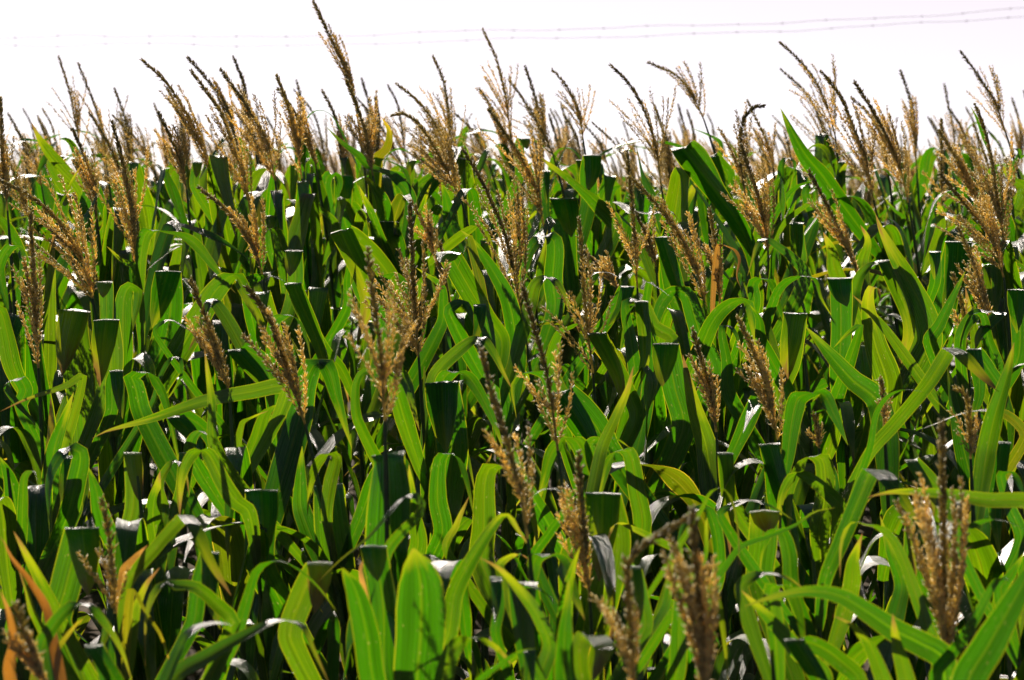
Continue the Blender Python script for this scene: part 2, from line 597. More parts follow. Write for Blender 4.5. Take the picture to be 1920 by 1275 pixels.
def empty(name, loc):
    o = bpy.data.objects.new(name, None)
    o.empty_display_size = 0.2
    COL.objects.link(o)
    o.location = loc
    return o


# ------------------------------------------------------------------ ground
xs = np.concatenate([np.linspace(-600, -15, 12), np.linspace(-14, 14, 57), np.linspace(15, 600, 12)])
ys = np.concatenate([np.linspace(-400, -10, 8), np.linspace(-9, 34, 173), np.linspace(36, 1500, 30)])
GX, GYm = np.meshgrid(xs, ys)
GZm = np.interp(GYm, GY, GZ) + 0.02 * np.sin(GYm * 8.4) * (np.abs(GYm - 10) < 22) + RNG.normal(size=GX.shape) * 0.006
nxg = len(xs)
ii = np.arange(len(ys) - 1)[:, None] * nxg
jj = np.arange(nxg - 1)[None]
gF = np.stack([ii + jj, ii + jj + 1, ii + nxg + jj + 1, ii + nxg + jj], -1).reshape(-1, 4)
gr = link("ground", mesh_from("ground", np.stack([GX, GYm, GZm], -1).reshape(-1, 3), gF, M_SOIL))
gr["kind"] = "structure"

# ------------------------------------------------------------------ the wires over the field
def wire(pts, label, seed):
    d = 22.0
    rg = np.random.default_rng(seed)
    P = np.array([at(x, y, d) for x, y in pts])
    P = np.vstack([P[0] + (P[0] - P[1]) * 12 / abs(P[0][0] - P[1][0]), P, P[-1] + (P[-1] - P[-2]) * 12 / abs(P[-1][0] - P[-2][0])])
    Q = catmull(P, 900)
    Q[:, 2] += 0.007 * np.sin(Q[:, 0] * 3.7 + seed) + 0.003 * np.sin(Q[:, 0] * 8.5 + seed)
    V, Fq = tube(Q, 0.0019, 6)
    o = link("barbed_wire", mesh_from("barbed_wire", V, Fq, M_WIRE))
    o["label"] = label
    o["category"] = "wire"
    o["group"] = "barbed wires over the field"
    bv, bf, n0 = [], [], 0
    seg = np.arange(-16, 16, 0.41)
    for x in seg:
        x = x + rg.uniform(-.03, .03)
        c = np.array([np.interp(x, Q[:, 0], Q[:, k]) for k in range(3)])
        for a in (0.6, 2.2):
            a += rg.uniform(-.4, .4)
            e = np.array([0.25 * math.cos(a), 0.5 * math.cos(a), math.sin(a)]) * 0.017
            v, f = tube(np.array([c - e, c, c + e]), [0.001, 0.002, 0.001], 5)
            bv.append(v)
            bf.append(f + n0)
            n0 += len(v)
        v, f = tube(np.array([c - [0.017, 0, 0], c, c + [0.017, 0, 0]]), [0.0018, 0.0034, 0.0018], 6)
        bv.append(v)
        bf.append(f + n0)
        n0 += len(v)
    link("barbs", mesh_from("barbs", np.vstack(bv), np.vstack(bf), M_WIRE), o)["kind"] = "stuff"


wire([(0, 71), (130, 67), (220, 70), (330, 66), (500, 70), (640, 67), (800, 60), (960, 57), (1215, 50), (1290, 48), (1450, 43), (1600, 37), (1780, 26), (1920, 15)],
     "upper of two thin pale barbed wires against the white sky", 3)
wire([(0, 84), (100, 86), (205, 83), (310, 82), (480, 86), (640, 84), (770, 79), (960, 73), (1170, 68), (1245, 67), (1350, 62), (1500, 56), (1620, 50), (1740, 42), (1920, 31)],
     "lower of two thin pale barbed wires against the white sky", 8)

# ------------------------------------------------------------------ the plants one can single out, by their tassels
# (depth, [tip ... tassel base (, stalk further down)], how many points make the tassel, style, label)
PLANTS = [
 (11.0, [(113, 105), (134, 177), (143, 233), (152, 280), (160, 330)], 4, 'loose', "faded feathery tassel, taller of the soft-focus pair beside the crowded tassels"),
 (11.0, [(150, 118), (183, 205), (195, 250), (200, 310), (206, 350)], 4, 'loose', "faded slender tassel, shorter of the soft-focus pair beside the crowded tassels"),
 (11.0, [(27, 240), (62, 290), (78, 350), (88, 400)], 3, 'loose', "small blurred tassel just beside the arching pointed leaf against the sky"),
 (9.0, [(135, 240), (158, 290), (174, 335), (182, 410), (190, 470)], 4, 'dense', "bushy golden tassel straight below the soft-focus pair of tall tassels"),
 (8.2, [(214, 228), (232, 300), (246, 380), (258, 510), (268, 650)], 4, 'dense', "long dense straw tassel standing alone before the crowded cluster"),
 (10.0, [(170, 212), (200, 262), (222, 310), (240, 350), (255, 400)], 4, 'loose', "thin blurred tassel tucked behind the long dense straw one"),
 (9.0, [(270, 113), (312, 152), (347, 205), (372, 255), (396, 330), (408, 380)], 5, 'narrow', "thin arched tassel bowing furthest away from the crowded cluster"),
 (8.8, [(298, 210), (320, 255), (340, 305), (350, 355), (357, 420)], 4, 'dense', "short dense tassel right below the thin arched one"),
 (11.0, [(215, 217), (260, 265), (290, 320), (300, 370)], 3, 'loose', "pale blurred tassel slanting behind the short dense one"),
 (9.6, [(353, 107), (387, 147), (427, 200), (445, 270), (455, 330)], 4, 'narrow', "topmost of two parallel slanting spikes in the crowded tassel cluster"),
 (9.0, [(362, 134), (417, 213), (437, 267), (456, 320), (470, 400), (478, 450)], 5, 'dense', "lower of two parallel slanting spikes in the crowded tassel cluster"),
 (8.8, [(413, 130), (467, 207), (500, 267), (516, 340), (524, 400)], 4, 'dense', "dark jagged spike leaning in the middle of the crowded tassel cluster"),
 (10.5, [(437, 107), (455, 153), (465, 205), (476, 260), (484, 310)], 4, 'narrow', "thin straight spike rising behind the dark jagged one in the cluster"),
 (9.0, [(517, 140), (540, 200), (556, 270), (566, 335), (572, 390)], 4, 'dense', "dark thick spike between the crowded cluster and the tallest tassel"),
 (9.2, [(522, 165), (556, 215), (580, 265), (593, 315), (607, 390)], 4, 'narrow', "slender spike close beside the dark thick one near the tallest tassel"),
 (7.5, [(0, 335), (60, 368), (112, 415), (150, 480), (174, 560), (180, 590)], 5, 'wide', "broad golden tassel whose spike bends far sideways over the picture edge"),
 (6.7, [(55, 390), (58, 440), (62, 525), (72, 690), (76, 760)], 4, 'narrow', "dark upright spike and short sprays before a broad vertical leaf"),
 (7.8, [(375, 350), (433, 400), (472, 450), (494, 520), (499, 590)], 4, 'dense', "dense straw tassel hanging lower than the crowded cluster above it"),
 (6.3, [(362, 520), (387, 590), (409, 660), (430, 735), (434, 790)], 4, 'narrow', "slim leaning tassel beside a dark square-folded leaf in the middle rows"),
 (6.0, [(465, 535), (505, 590), (530, 660), (572, 795), (600, 900)], 4, 'dense', "plump straw tassel leaning over the end of a long flat leaf"),
 (5.0, [(198, 930), (207, 985), (213, 1060), (216, 1150), (222, 1220)], 4, 'sparse', "sparse blurred tassel beside a dark folded leaf close to the camera"),
 (4.2, [(36, 1130), (58, 1205), (90, 1290), (110, 1360)], 3, 'narrow', "blurred tassel beside dry orange leaves in the bottom corner"),
 (9.5, [(590, 5), (622, 75), (650, 135), (668, 205), (684, 300)], 4, 'narrow', "the tallest tassel, its tip touching the picture's top edge"),
 (9.0, [(650, 150), (668, 195), (686, 250), (699, 330), (714, 400)], 4, 'dense', "dense dark tassel directly under the tallest one"),
 (11.0, [(673, 187), (723, 250), (757, 317), (770, 370)], 3, 'loose', "thin blurred spike behind the yellow-green leaf by the tallest tassel"),
 (10.0, [(812, 105), (833, 157), (843, 233), (850, 290), (853, 330)], 4, 'loose', "airy upright tassel, straightest of three just past the tallest one"),
 (9.8, [(742, 156), (783, 190), (816, 233), (852, 330), (860, 370)], 4, 'loose', "straight thin spike slanting between an airy tassel and a drooping bushy plume"),
 (9.0, [(732, 216), (758, 214), (785, 232), (822, 290), (864, 372), (880, 425)], 5, 'wide', "big bushy tassel whose spike droops sideways like a plume"),
 (10.5, [(905, 55), (930, 110), (947, 180), (957, 250), (964, 320)], 4, 'loose', "loose airy tassel on a bare stem, second tallest against the sky"),
 (10.5, [(955, 150), (992, 203), (1018, 250), (1037, 290), (1050, 330)], 4, 'loose', "wispy tassel with fanned sprays leaning behind the dense brown one"),
 (10.0, [(1035, 130), (1063, 163), (1085, 210), (1093, 260), (1102, 310)], 4, 'loose', "wispy tassel rising straight above a dark square-folded leaf at the skyline"),
 (9.0, [(915, 203), (947, 250), (974, 290), (1000, 340), (1020, 425)], 5, 'dense', "dense brown tassel in front of the loose second-tallest one"),
 (8.0, [(868, 280), (898, 330), (920, 375), (950, 450), (976, 580), (990, 650)], 5, 'dense', "long narrow tassel running down below the bushy drooping plume"),
 (12.0, [(853, 213), (887, 247), (918, 310), (932, 350)], 3, 'loose', "small faint tassel in the gap beside the bushy drooping plume"),
 (9.0, [(1143, 123), (1180, 160), (1209, 212), (1230, 285), (1240, 350), (1247, 390)], 5, 'loose', "open branching tassel of separate dark sprays, sharp against white sky"),
 (10.2, [(1215, 118), (1265, 140), (1298, 178), (1320, 225), (1345, 290)], 4, 'loose', "feathery tassel bowed almost flat on a thin bare stem"),
 (12.0, [(1095, 232), (1122, 265), (1140, 310), (1150, 350)], 3, 'loose', "small faint tassel between the wispy one and the open branching one"),
 (8.0, [(1174, 283), (1180, 340), (1187, 410), (1195, 540), (1201, 680)], 4, 'sparse', "bare rigid dark spike, nearly vertical, below the open branching tassel"),
 (7.8, [(1180, 330), (1232, 385), (1268, 430), (1300, 490), (1324, 575), (1345, 700)], 5, 'narrow', "narrow golden tassel slanting away from the bare rigid spike"),
 (7.9, [(1330, 390), (1338, 440), (1346, 500), (1350, 570), (1354, 620)], 4, 'narrow', "short upright tassel next to a small curled orange leaf"),
 (9.0, [(1432, 199), (1410, 203), (1393, 228), (1387, 280), (1396, 360), (1404, 430)], 5, 'dense', "dark hooked tassel, its tip curling over sideways"),
 (10.0, [(1400, 190), (1420, 230), (1438, 270), (1450, 315), (1455, 350)], 4, 'loose', "faded thin tassel just behind the hooked one"),
 (8.4, [(1390, 270), (1410, 330), (1428, 390), (1440, 470), (1446, 700)], 4, 'wide', "broad straw-coloured tassel right below the hooked one"),
 (9.8, [(1460, 78), (1497, 112), (1530, 155), (1552, 205), (1566, 255), (1577, 330)], 5, 'loose', "loose tassel on bare stem beside the tall pointed leaf against the sky"),
 (9.0, [(1537, 135), (1573, 180), (1597, 235), (1622, 300), (1638, 375), (1655, 440)], 5, 'dense', "dense jagged tassel, first of two matching ones past the tall pointed leaf"),
 (9.0, [(1601, 155), (1635, 208), (1662, 258), (1688, 320), (1703, 380), (1713, 430)], 5, 'dense', "dense jagged tassel, second of two matching ones past the tall pointed leaf"),
 (10.5, [(1595, 185), (1625, 212), (1650, 250), (1664, 310), (1670, 350)], 4, 'loose', "blurred thin spike partly hidden behind two matching dense tassels"),
 (9.3, [(1760, 225), (1762, 270), (1763, 320), (1765, 390), (1766, 430)], 4, 'sparse', "bare vertical spike touching the tip of a dark leaning tassel"),
 (8.8, [(1758, 245), (1790, 295), (1817, 345), (1842, 400), (1852, 450)], 4, 'dense', "dark leaning tassel next to a bare vertical spike"),
 (8.7, [(1830, 195), (1850, 250), (1862, 310), (1873, 390), (1886, 475), (1892, 560)], 5, 'wide', "big dense golden-brown tassel with thick dark spike near the picture's edge"),
 (10.0, [(1803, 95), (1838, 145), (1868, 195), (1886, 250), (1912, 320)], 4, 'loose', "loose feathery tassel on a long bare stem below the rising wires"),
 (8.2, [(1760, 325), (1815, 390), (1855, 440), (1882, 520), (1890, 600)], 4, 'wide', "broad golden tassel just below the big dense golden-brown one"),
 (7.4, [(1797, 425), (1828, 500), (1845, 560), (1857, 620), (1876, 720)], 4, 'narrow', "narrow tassel leaning below the broad golden one at the edge"),
 (7.3, [(1780, 510), (1797, 560), (1806, 600), (1812, 645), (1816, 700)], 4, 'sparse', "short sparse tassel alongside the narrow leaning one at the edge"),
 (8.2, [(1515, 320), (1547, 380), (1577, 440), (1612, 525), (1622, 590)], 4, 'narrow', "slanting tassel crossing under the tall pointed skyline leaf"),
 (6.3, [(1383, 595), (1410, 652), (1433, 710), (1459, 825), (1475, 900)], 4, 'dense', "plump slanting tassel in front of a dark folded leaf, middle rows"),
 (6.4, [(1300, 620), (1320, 690), (1335, 745), (1343, 810), (1348, 880)], 4, 'narrow', "slender tassel standing beside the plump slanting one in the middle rows"),
 (6.3, [(1652, 712), (1655, 745), (1658, 800), (1662, 860)], 3, 'sparse', "tiny short tassel peeping over an arching white-edged leaf"),
 (6.1, [(1522, 775), (1530, 800), (1536, 840), (1540, 900)], 3, 'sparse', "tiny tassel half buried among shaded leaves under the plump slanting one"),
 (5.8, [(1783, 725), (1806, 738), (1815, 780), (1820, 860), (1824, 930)], 4, 'sparse', "thin bent-tipped tassel behind the near vertical spike"),
 (4.6, [(1762, 790), (1765, 900), (1768, 1030), (1772, 1240), (1774, 1330)], 4, 'brush', "near blurred tassel, a bare spike above a brush of sprays"),
 (4.05, [(1296, 955), (1305, 1060), (1314, 1160), (1324, 1310), (1328, 1400)], 4, 'brush', "fat blurred tassel at the bottom edge, nearest the camera"),
 (4.15, [(1302, 968), (1240, 1005), (1182, 1048), (1178, 1110), (1194, 1320), (1198, 1400)], 5, 'sparse', "broken tassel bent at a sharp angle beside the fat blurred one"),
 (5.2, [(1084, 845), (1088, 930), (1095, 1020), (1106, 1120), (1112, 1220)], 4, 'narrow', "narrow upright tassel beside a dark folded leaf near the bottom"),
 (4.9, [(903, 660), (922, 735), (948, 820), (975, 925), (990, 1010), (1000, 1100)], 5, 'sparse', "blurred forked tassel in the centre, one side spray bent away"),
 (5.7, [(980, 535), (1007, 632), (1027, 708), (1046, 845), (1058, 930)], 4, 'sparse', "long thin leaning tassel just above the blurred forked one"),
 (7.0, [(1085, 405), (1092, 500), (1097, 575), (1112, 700), (1124, 850)], 4, 'loose', "open umbrella-like tassel on a pale stem, middle of the field"),
 (6.8, [(768, 385), (773, 480), (776, 560), (785, 670), (790, 730)], 4, 'wide', "dark spike and spreading golden sprays above a square-folded dark leaf"),
 (5.1, [(690, 470), (700, 560), (712, 650), (722, 790), (727, 1040)], 4, 'loose', "soft blurred pale tassel in front of the dark spike with spreading sprays"),
 (8.3, [(770, 375), (790, 410), (806, 445), (818, 490), (824, 540)], 4, 'dense', "small dense tassel next to a yellow leaf in the upper rows"),
 (8.0, [(826, 455), (830, 480), (833, 505), (840, 545), (845, 590)], 4, 'narrow', "tiny narrow tassel between a yellow leaf and a broad bright leaf"),
 (8.0, [(1092, 470), (1120, 495), (1142, 515), (1160, 545), (1168, 580)], 4, 'dense', "short tassel leaning low behind the open umbrella-like one"),
 (8.6, [(1192, 400), (1208, 430), (1220, 460), (1230, 500), (1234, 540)], 4, 'dense', "small tassel between the bare rigid spike and a narrow golden one"),
 (8.5, [(-2, 180), (2, 250), (6, 320), (14, 395), (20, 460)], 4, 'dense', "dark tassel cut off by the picture's edge beside blurred ones"),
 (8.7, [(8, 275), (28, 320), (42, 365), (55, 410), (62, 460)], 4, 'loose', "open brown tassel just inside the edge under the cut-off one"),
]

# the leaves one can single out, per 640 x 425 tile of the photograph, in thirds of a pixel:
# (width, centreline from stalk to tip with | at a sharp fold, f = turned to face us, o = yellowed, r = dry, dN = depth)
LEAVES = {
 (0, 0): [
  (80, "440,1040 370,960 290,870 220,770 175,685", "t d9.5"), (60, "285,925 370,885 450,900 475,960", ""),
  (60, "1100,1060 1110,920 | 1110,912 1105,1000", ""), (75, "1850,1210 1830,1050 1850,985 1890,985 1910,1040 1870,1180", ""),
  (45, "1890,1280 1770,1150 1690,1105", "t "), (75, "1530,1400 1525,1220 | 1525,1215 1520,1300", ""),
  (90, "350,1300 345,1200 360,1100 | 370,1097 365,1160", ""), (80, "480,1180 500,1060 470,930 440,890", "")],
 (640, 0): [
  (70, "390,1130 300,1000 160,940 90,870 0,800 -85,712", "t d9.2"), (65, "205,890 255,830 270,740 225,655", "t o d9.3"),
  (60, "200,900 300,915 370,980 395,1150", "d9.3"), (70, "670,1050 668,895 | 668,888 660,1010", ""),
  (110, "620,1275 590,1120 560,1010", ""), (100, "1540,1290 1450,1150 1300,1020 1180,930 1100,870", "t d9.0"),
  (105, "1390,1160 1390,980 1410,880 | 1412,872 1410,980 1385,1080", "d9.2"), (60, "1000,1000 1000,850 1010,790 | 1030,778 1045,840", ""),
  (175, "240,1450 238,1255 | 242,1247 250,1370 258,1500", "d8.6"), (110, "20,1250 12,1000 | 14,990 30,1150", ""),
  (50, "1150,1130 1150,960", ""), (100, "250,1300 230,1120 130,985", "t d8.9"), (60, "1640,1195 1720,1200 1850,1190 1900,1240", ""),
  (75, "380,1180 440,1060 530,990 560,960", ""), (45, "385,1020 390,930 400,895", ""), (65, "1360,1080 1370,980 1350,900", "")],
 (1280, 0): [
  (112, "870,1110 780,980 690,870 610,730 550,608", "t d9.0"), (130, "180,1060 130,960 70,870 0,830", "d9.0"), (110, "250,1000 200,930 150,880", ""),
  (65, "550,1010 560,920 590,890 630,920 600,1070", ""), (50, "505,1230 580,1110 640,1050 690,1030", ""), (45, "540,1290 620,1210 710,1145", ""),
  (30, "215,900 210,800 150,760 50,720", "t d10.1"), (110, "0,1170 50,1080 70,1040 140,1065", ""), (60, "890,1070 900,960 935,900", "d9.7"),
  (40, "880,1060 890,980 895,910", "d9.7"), (28, "1860,960 1895,850 1800,833 1640,835", "t d9.9"), (70, "1920,1060 1850,1000 1790,925", "t "),
  (35, "1240,1240 1190,1180 1130,1110", "t d9.6"), (60, "1440,1320 1450,1200 1435,1130", ""), (90, "740,1250 690,1090 720,1040 830,1080 880,1150", "")],
 (0, 425): [
  (188, "470,1270 455,900 418,475 | 415,468 375,650 350,840", ""), (150, "590,1000 625,750 600,530 | 598,526 575,700 560,900", ""),
  (150, "920,660 960,450 947,255 | 945,250 900,420 855,570", ""), (88, "260,900 275,500 300,60 312,0", "t "), (110, "90,820 40,600 0,470", ""),
  (60, "0,240 50,120 100,110 130,180 110,300 40,390", ""), (55, "470,840 370,895 150,970 0,1040", "t F"),
  (88, "1620,910 1400,930 1150,980 850,1080 600,1150 520,1190", "t F d6.2"), (172, "1680,1100 1720,880 1780,765 1840,790 1890,950 1980,1250", "f"),
  (142, "1160,440 1230,340 1320,270 1400,400 1480,560 1540,700", "f"), (80, "1390,340 1440,285 1540,275 1620,330 1660,450 1700,560", ""),
  (85, "820,40 960,30 1080,80 1200,220 1330,380", "f"), (100, "960,0 1100,20 1250,90 1350,150 1440,220", ""), (95, "1920,800 1830,700 1750,560 1650,320", ""),
  (100, "1640,430 1662,300 1655,140 | 1655,135 1640,220 1630,280", ""), (110, "690,740 695,420 730,335 780,370 745,560 715,720", ""),
  (88, "600,560 598,400 595,315 | 590,312 580,400", ""), (70, "1540,540 1600,495 1670,520 1730,640 1750,760", ""), (45, "870,600 950,525 1030,560 1110,610 1200,650", ""),
  (58, "855,1010 900,850 960,745 1010,740 1020,830 970,930 905,1010", ""), (78, "620,1060 630,880 650,815 | 655,810 670,950 690,1080", ""), (120, "800,1060 760,900 740,840", ""),
  (112, "300,1275 360,1080 415,930", "t "), (80, "120,1010 145,920 110,855 80,860 40,880 80,960 180,1080 240,1160", ""), (95, "1180,1180 1080,1085 990,1065", ""),
  (90, "1080,1290 1080,1200 1130,1150 1180,1180", ""), (90, "1230,1275 1190,950 1150,680", "t d5.9"), (40, "1360,1110 1440,1060 1510,1035", ""), (92, "1440,1200 1490,1050 1560,1000 1600,1020", ""),
  (70, "1000,120 900,180 820,250", ""), (90, "1200,420 1130,560 1060,700", ""), (95, "1530,900 1480,760 1400,700 1330,690", ""), (60, "760,230 690,190 600,110", ""), (100, "1700,640 1640,420 1600,200 1560,30", "")],
 (640, 425): [
  (132, "320,520 280,300 200,180 100,90 0,20", "d7.7"), (152, "900,640 800,480 690,290 610,150 | 600,138 555,200", "f d7.4"), (112, "985,770 950,450 860,260 720,60 670,20", "f d7.5"),
  (55, "720,60 690,140 650,240", "t o d7.4"), (152, "1290,500 1262,200 1245,-150 | 1250,-158 1280,-40 1295,60", ""), (88, "1070,420 1100,320 1170,290 1230,350 1290,480 1340,600", ""),
  (70, "1180,810 1190,680 1230,590 1300,555", ""), (82, "520,860 660,700 780,630 850,700 910,820 970,930", "f"), (90, "570,870 620,815 700,830 770,920 850,1080 920,1275", "f"),
  (98, "1200,1000 1150,840 1080,815 1010,830 960,900 985,1080", ""), (198, "620,1290 600,1080 568,882 | 566,874 572,1050 590,1275", ""), (70, "100,1100 80,920 115,820 180,815", ""),
  (108, "300,880 330,825 370,880 400,1000 440,1150", "f"), (152, "1920,1150 1875,900 1828,665 | 1826,655 1812,800 1805,900", ""), (78, "1700,1100 1730,800 1700,450", ""), (82, "1650,900 1630,650 1600,430", ""),
  (50, "1380,330 1410,270 1500,258 1570,290", ""), (82, "1430,620 1500,520 1570,400 1600,340 | 1610,335 1570,460 1500,560", ""), (50, "1730,320 1790,345 1850,395", ""),
  (112, "1660,1080 1600,900 1520,740 1440,600", "f"), (78, "1460,1275 1540,1080 1610,920 1645,780", "t d5.9"), (165, "1500,1260 1450,1150 1350,1020 1240,930", "f"), (80, "1400,1230 1440,1195 1540,1190 1620,1240", ""),
  (92, "605,480 640,440 690,430 740,520 765,620", "f"), (88, "560,560 575,420 560,330 480,270 420,230", "f"), (70, "470,240 540,150 620,80 720,10", ""), (95, "1120,360 1130,240 1150,100 1160,20", ""),
  (110, "1200,470 1190,300 1195,80", ""), (80, "1860,640 1760,560 1690,420", ""), (70, "20,480 30,300 60,120", ""), (95, "300,260 330,120 300,-40", ""), (100, "1900,540 1850,330 1810,60", "d8.0"),
  (75, "840,760 820,560 780,440", ""), (85, "120,380 90,200 140,60", ""), (90, "230,640 200,450 240,290", "")],
 (1280, 425): [
  (112, "145,580 220,470 320,410 370,430 395,560 430,760", "f"), (85, "400,440 395,320 440,290 500,310 540,440 595,595", ""), (82, "690,290 610,170 520,100 490,80", "f"),
  (78, "520,390 580,310 680,275 750,300 780,400 850,520", ""), (146, "880,850 890,600 885,300 | 883,290 895,380 925,450", ""), (70, "970,380 1000,280 1050,225 1100,205", ""),
  (152, "1380,680 1370,520 1280,320 1180,140 1110,0 1085,-70", "t f d7.6"), (112, "1290,620 1290,420 1220,240 1150,190", "f"), (152, "1440,580 1490,350 1550,92 | 1552,85 1530,300 1460,520", ""),
  (70, "1410,340 1420,150 | 1420,142 1415,300", ""), (115, "1890,720 1885,365 | 1883,357 1880,600", ""), (142, "555,950 605,750 630,500 | 632,490 600,700 570,900", ""),
  (152, "1105,1005 950,860 800,690 690,560", "t f d6.5"), (172, "1150,930 1080,650 1040,450 1060,340 1100,350 1110,420", ""), (70, "1150,590 1050,470 950,380", "f"),
  (92, "1050,1275 1200,1100 1380,880 1500,690 | 1505,685 1570,720 1700,850 1780,930", "f d6.0"), (46, "1050,1250 1090,1050 1160,950 1270,915 1390,950 1500,1050", "d5.9"),
  (112, "640,980 720,935 790,945 850,1050 930,1230", "f"), (78, "1920,1200 1840,1070 1700,1035 1560,1055 1420,1110 1335,1140", "t t o"), (112, "1710,1275 1760,1050 1820,850 1865,650", "t d5.9"),
  (62, "1660,850 1650,650 1610,450 1590,340", ""), (122, "170,850 110,650 50,450 20,380", "f"), (152, "140,1275 60,1000 0,720", "f"), (36, "200,112 280,120 320,180 305,280 330,350", "r d7.8"),
  (92, "270,960 250,760 220,570", ""), (90, "860,250 840,140 790,30", ""), (80, "660,200 650,90 640,-20", ""), (80, "1010,210 1040,80 1000,-10", ""), (85, "450,650 430,520 380,440", ""),
  (80, "1390,650 1440,560 1590,250", "d7.2"), (70, "1780,830 1720,640 1690,500", ""), (100, "420,960 380,1060 340,1160", ""), (85, "1000,560 930,600 850,680", "f"), (90, "1800,960 1720,800 1640,690", "f"), (75, "1560,640 1640,500 1780,480", "")],
 (0, 850): [
  (196, "330,980 370,750 458,435 | 462,422 485,650 495,800", "d5.1"), (192, "1480,640 1472,400 1472,215 | 1470,205 1478,400 1485,600", ""), (82, "720,740 870,540 1030,360 | 1045,350 1100,420 1180,600 1300,800", "f d5.0"),
  (102, "235,1110 300,970 400,860 500,860 580,940 680,1100 745,1290", "d4.45"), (72, "190,1290 300,1130 430,960 480,925", "t o d4.5"), (122, "960,1290 1150,1160 1380,1030 1560,950 1700,970 1760,1100 1850,1290", "d4.4"),
  (92, "1320,1040 1390,820 1450,650 1560,600 1680,650 1800,760 1900,900", "d4.8"), (150, "1640,1060 1690,830 1790,630 | 1800,612 1790,760 1770,900", "d4.9"),
  (72, "270,900 170,720 60,580 20,490 0,470", "r d4.5"), (88, "70,1290 85,1050 50,880 0,770", "t r d4.3"), (72, "700,680 770,570 830,515", "t r d5.1"), (112, "600,420 540,200 500,80", ""), (102, "700,540 750,300 745,0", ""),
  (92, "990,350 1030,200 1050,0", ""), (112, "90,330 60,150 0,20", "f"), (62, "130,260 140,130 190,100 220,200", ""), (112, "280,580 370,380 430,150 450,0", ""), (102, "1400,330 1320,260 1250,150 1170,0", "f d5.6"),
  (102, "1010,1090 1090,990 1200,955 1310,965", ""), (102, "1310,960 1220,850 1100,755 990,745", ""), (52, "740,760 830,900 910,1030 975,1250", "o"), (102, "600,1290 560,1130 530,1080", ""),
  (120, "880,560 860,330 900,100", ""), (110, "1080,980 1120,760 1180,560", ""), (95, "420,320 380,160 400,20", ""), (60, "930,330 900,180 960,60", ""), (110, "1700,330 1690,150 1700,-40", ""), (80, "1840,340 1860,180 1890,20", ""), (85, "190,900 150,760 100,640", ""), (70, "760,900 820,740 900,640", "")],
 (640, 850): [
  (206, "1480,780 1535,500 1478,237 | 1472,226 1465,480 1450,720", "t d5.5"), (285, "430,1330 447,1000 445,730 405,535", "f t b d4.45"), (155, "255,1290 235,850 185,530 | 180,522 205,720", "d4.7"),
  (152, "200,1330 140,1000 75,760 5,645", "f t b d4.4"), (112, "595,1040 640,780 760,550 880,375 930,342 1000,440 1070,540", "f d5.0"), (82, "1080,610 1170,440 1250,330 1280,250 1230,207 1130,205 1080,240", "d5.3"),
  (102, "1165,1130 1110,920 980,740 880,640 775,585", "t f d4.6"), (82, "890,640 940,585 1010,568 1060,600", ""), (112, "1090,600 1150,565 1230,600 1290,740 1370,940", "f d4.9"), (152, "1265,1300 1255,1050 1270,850 1278,700", "t d4.3"),
  (122, "1360,1300 1340,1100 1375,1035 | 1440,1035 1475,1100 1410,1290", "d4.3"), (112, "615,1130 680,1050 770,1035 870,1090 960,1190", "f d4.4"), (72, "770,1290 900,1180 1010,1110 1110,1095", "t d4.25"), (102, "1010,800 1080,750 1170,800 1200,850", ""),
  (68, "870,1020 890,850 870,700", ""), (152, "800,650 800,400 820,100", ""), (112, "1430,280 1390,100 1330,-60", ""), (68, "120,730 110,640 160,550", "t r d4.8"), (72, "1900,560 1820,510 1700,450 1590,400", "f"),
  (102, "1690,430 1660,200 1620,0", ""), (82, "600,560 650,400 720,240", ""), (72, "240,640 262,540 350,430 440,340 450,270 400,232 340,260 270,340 150,480 0,600 -130,720", "d4.75"), (110, "420,560 400,300 380,60", ""), (120, "560,480 540,250 560,20", ""),
  (95, "120,330 180,150 260,20", ""), (110, "1020,140 980,20 900,-80", ""), (120, "1860,1300 1900,950 1930,700", ""), (100, "1700,1000 1680,800 1640,640", ""), (90, "1810,900 1850,700 1880,560", ""), (70, "1120,1290 1090,1200 1060,1110", "")],
 (1280, 850): [
  (112, "800,720 890,500 980,280 1055,105 | 1075,92 1150,140 1230,240 1320,390", "f d5.2"), (92, "1990,310 1700,260 1450,225 1200,215 1030,248", "F d5.0"), (42, "110,310 140,240 190,195 250,215 295,320 315,470 320,640", "d4.9"),
  (68, "110,620 130,420 130,280", "d4.9"), (68, "210,350 290,290 380,265 500,300 620,375", "f d5.2"), (172, "440,720 450,500 460,330 | 462,322 485,450", "d5.5"), (48, "300,550 500,460 640,400 740,330 860,305", "F d5.0"),
  (155, "1460,1150 1340,1070 1200,1000 1020,880 880,800 700,775 480,815 345,862", "F d4.4"), (92, "330,760 400,695 510,685 600,710 690,770", "t f d4.7"), (200, "1600,1310 1720,1080 1850,850 1960,640 2000,500", "t f d4.1"),
  (62, "1540,470 1640,400 1740,370 1850,390 1960,450", "d4.9"), (92, "1790,770 1850,680 1920,560", "t "), (82, "1420,1080 1330,850 1250,620 1180,480 1100,410 1010,395", "f d4.9"), (122, "1230,780 1170,560 1110,350", ""),
  (112, "790,1290 650,1110 480,920 330,770", "t f"), (102, "1110,1220 1040,1060 950,960 840,910", ""), (112, "990,1290 880,1160 760,1080 630,1045", ""), (102, "540,1290 520,1000 500,760", ""), (112, "1690,350 1740,150 1790,-60", ""),
  (122, "540,300 510,100 490,-50", ""), (112, "770,440 800,250 790,40", ""), (112, "940,780 960,600 1010,450", ""), (92, "280,280 250,150 240,0", ""), (82, "1420,1250 1530,1100 1650,920 1760,720", "d4.4"),
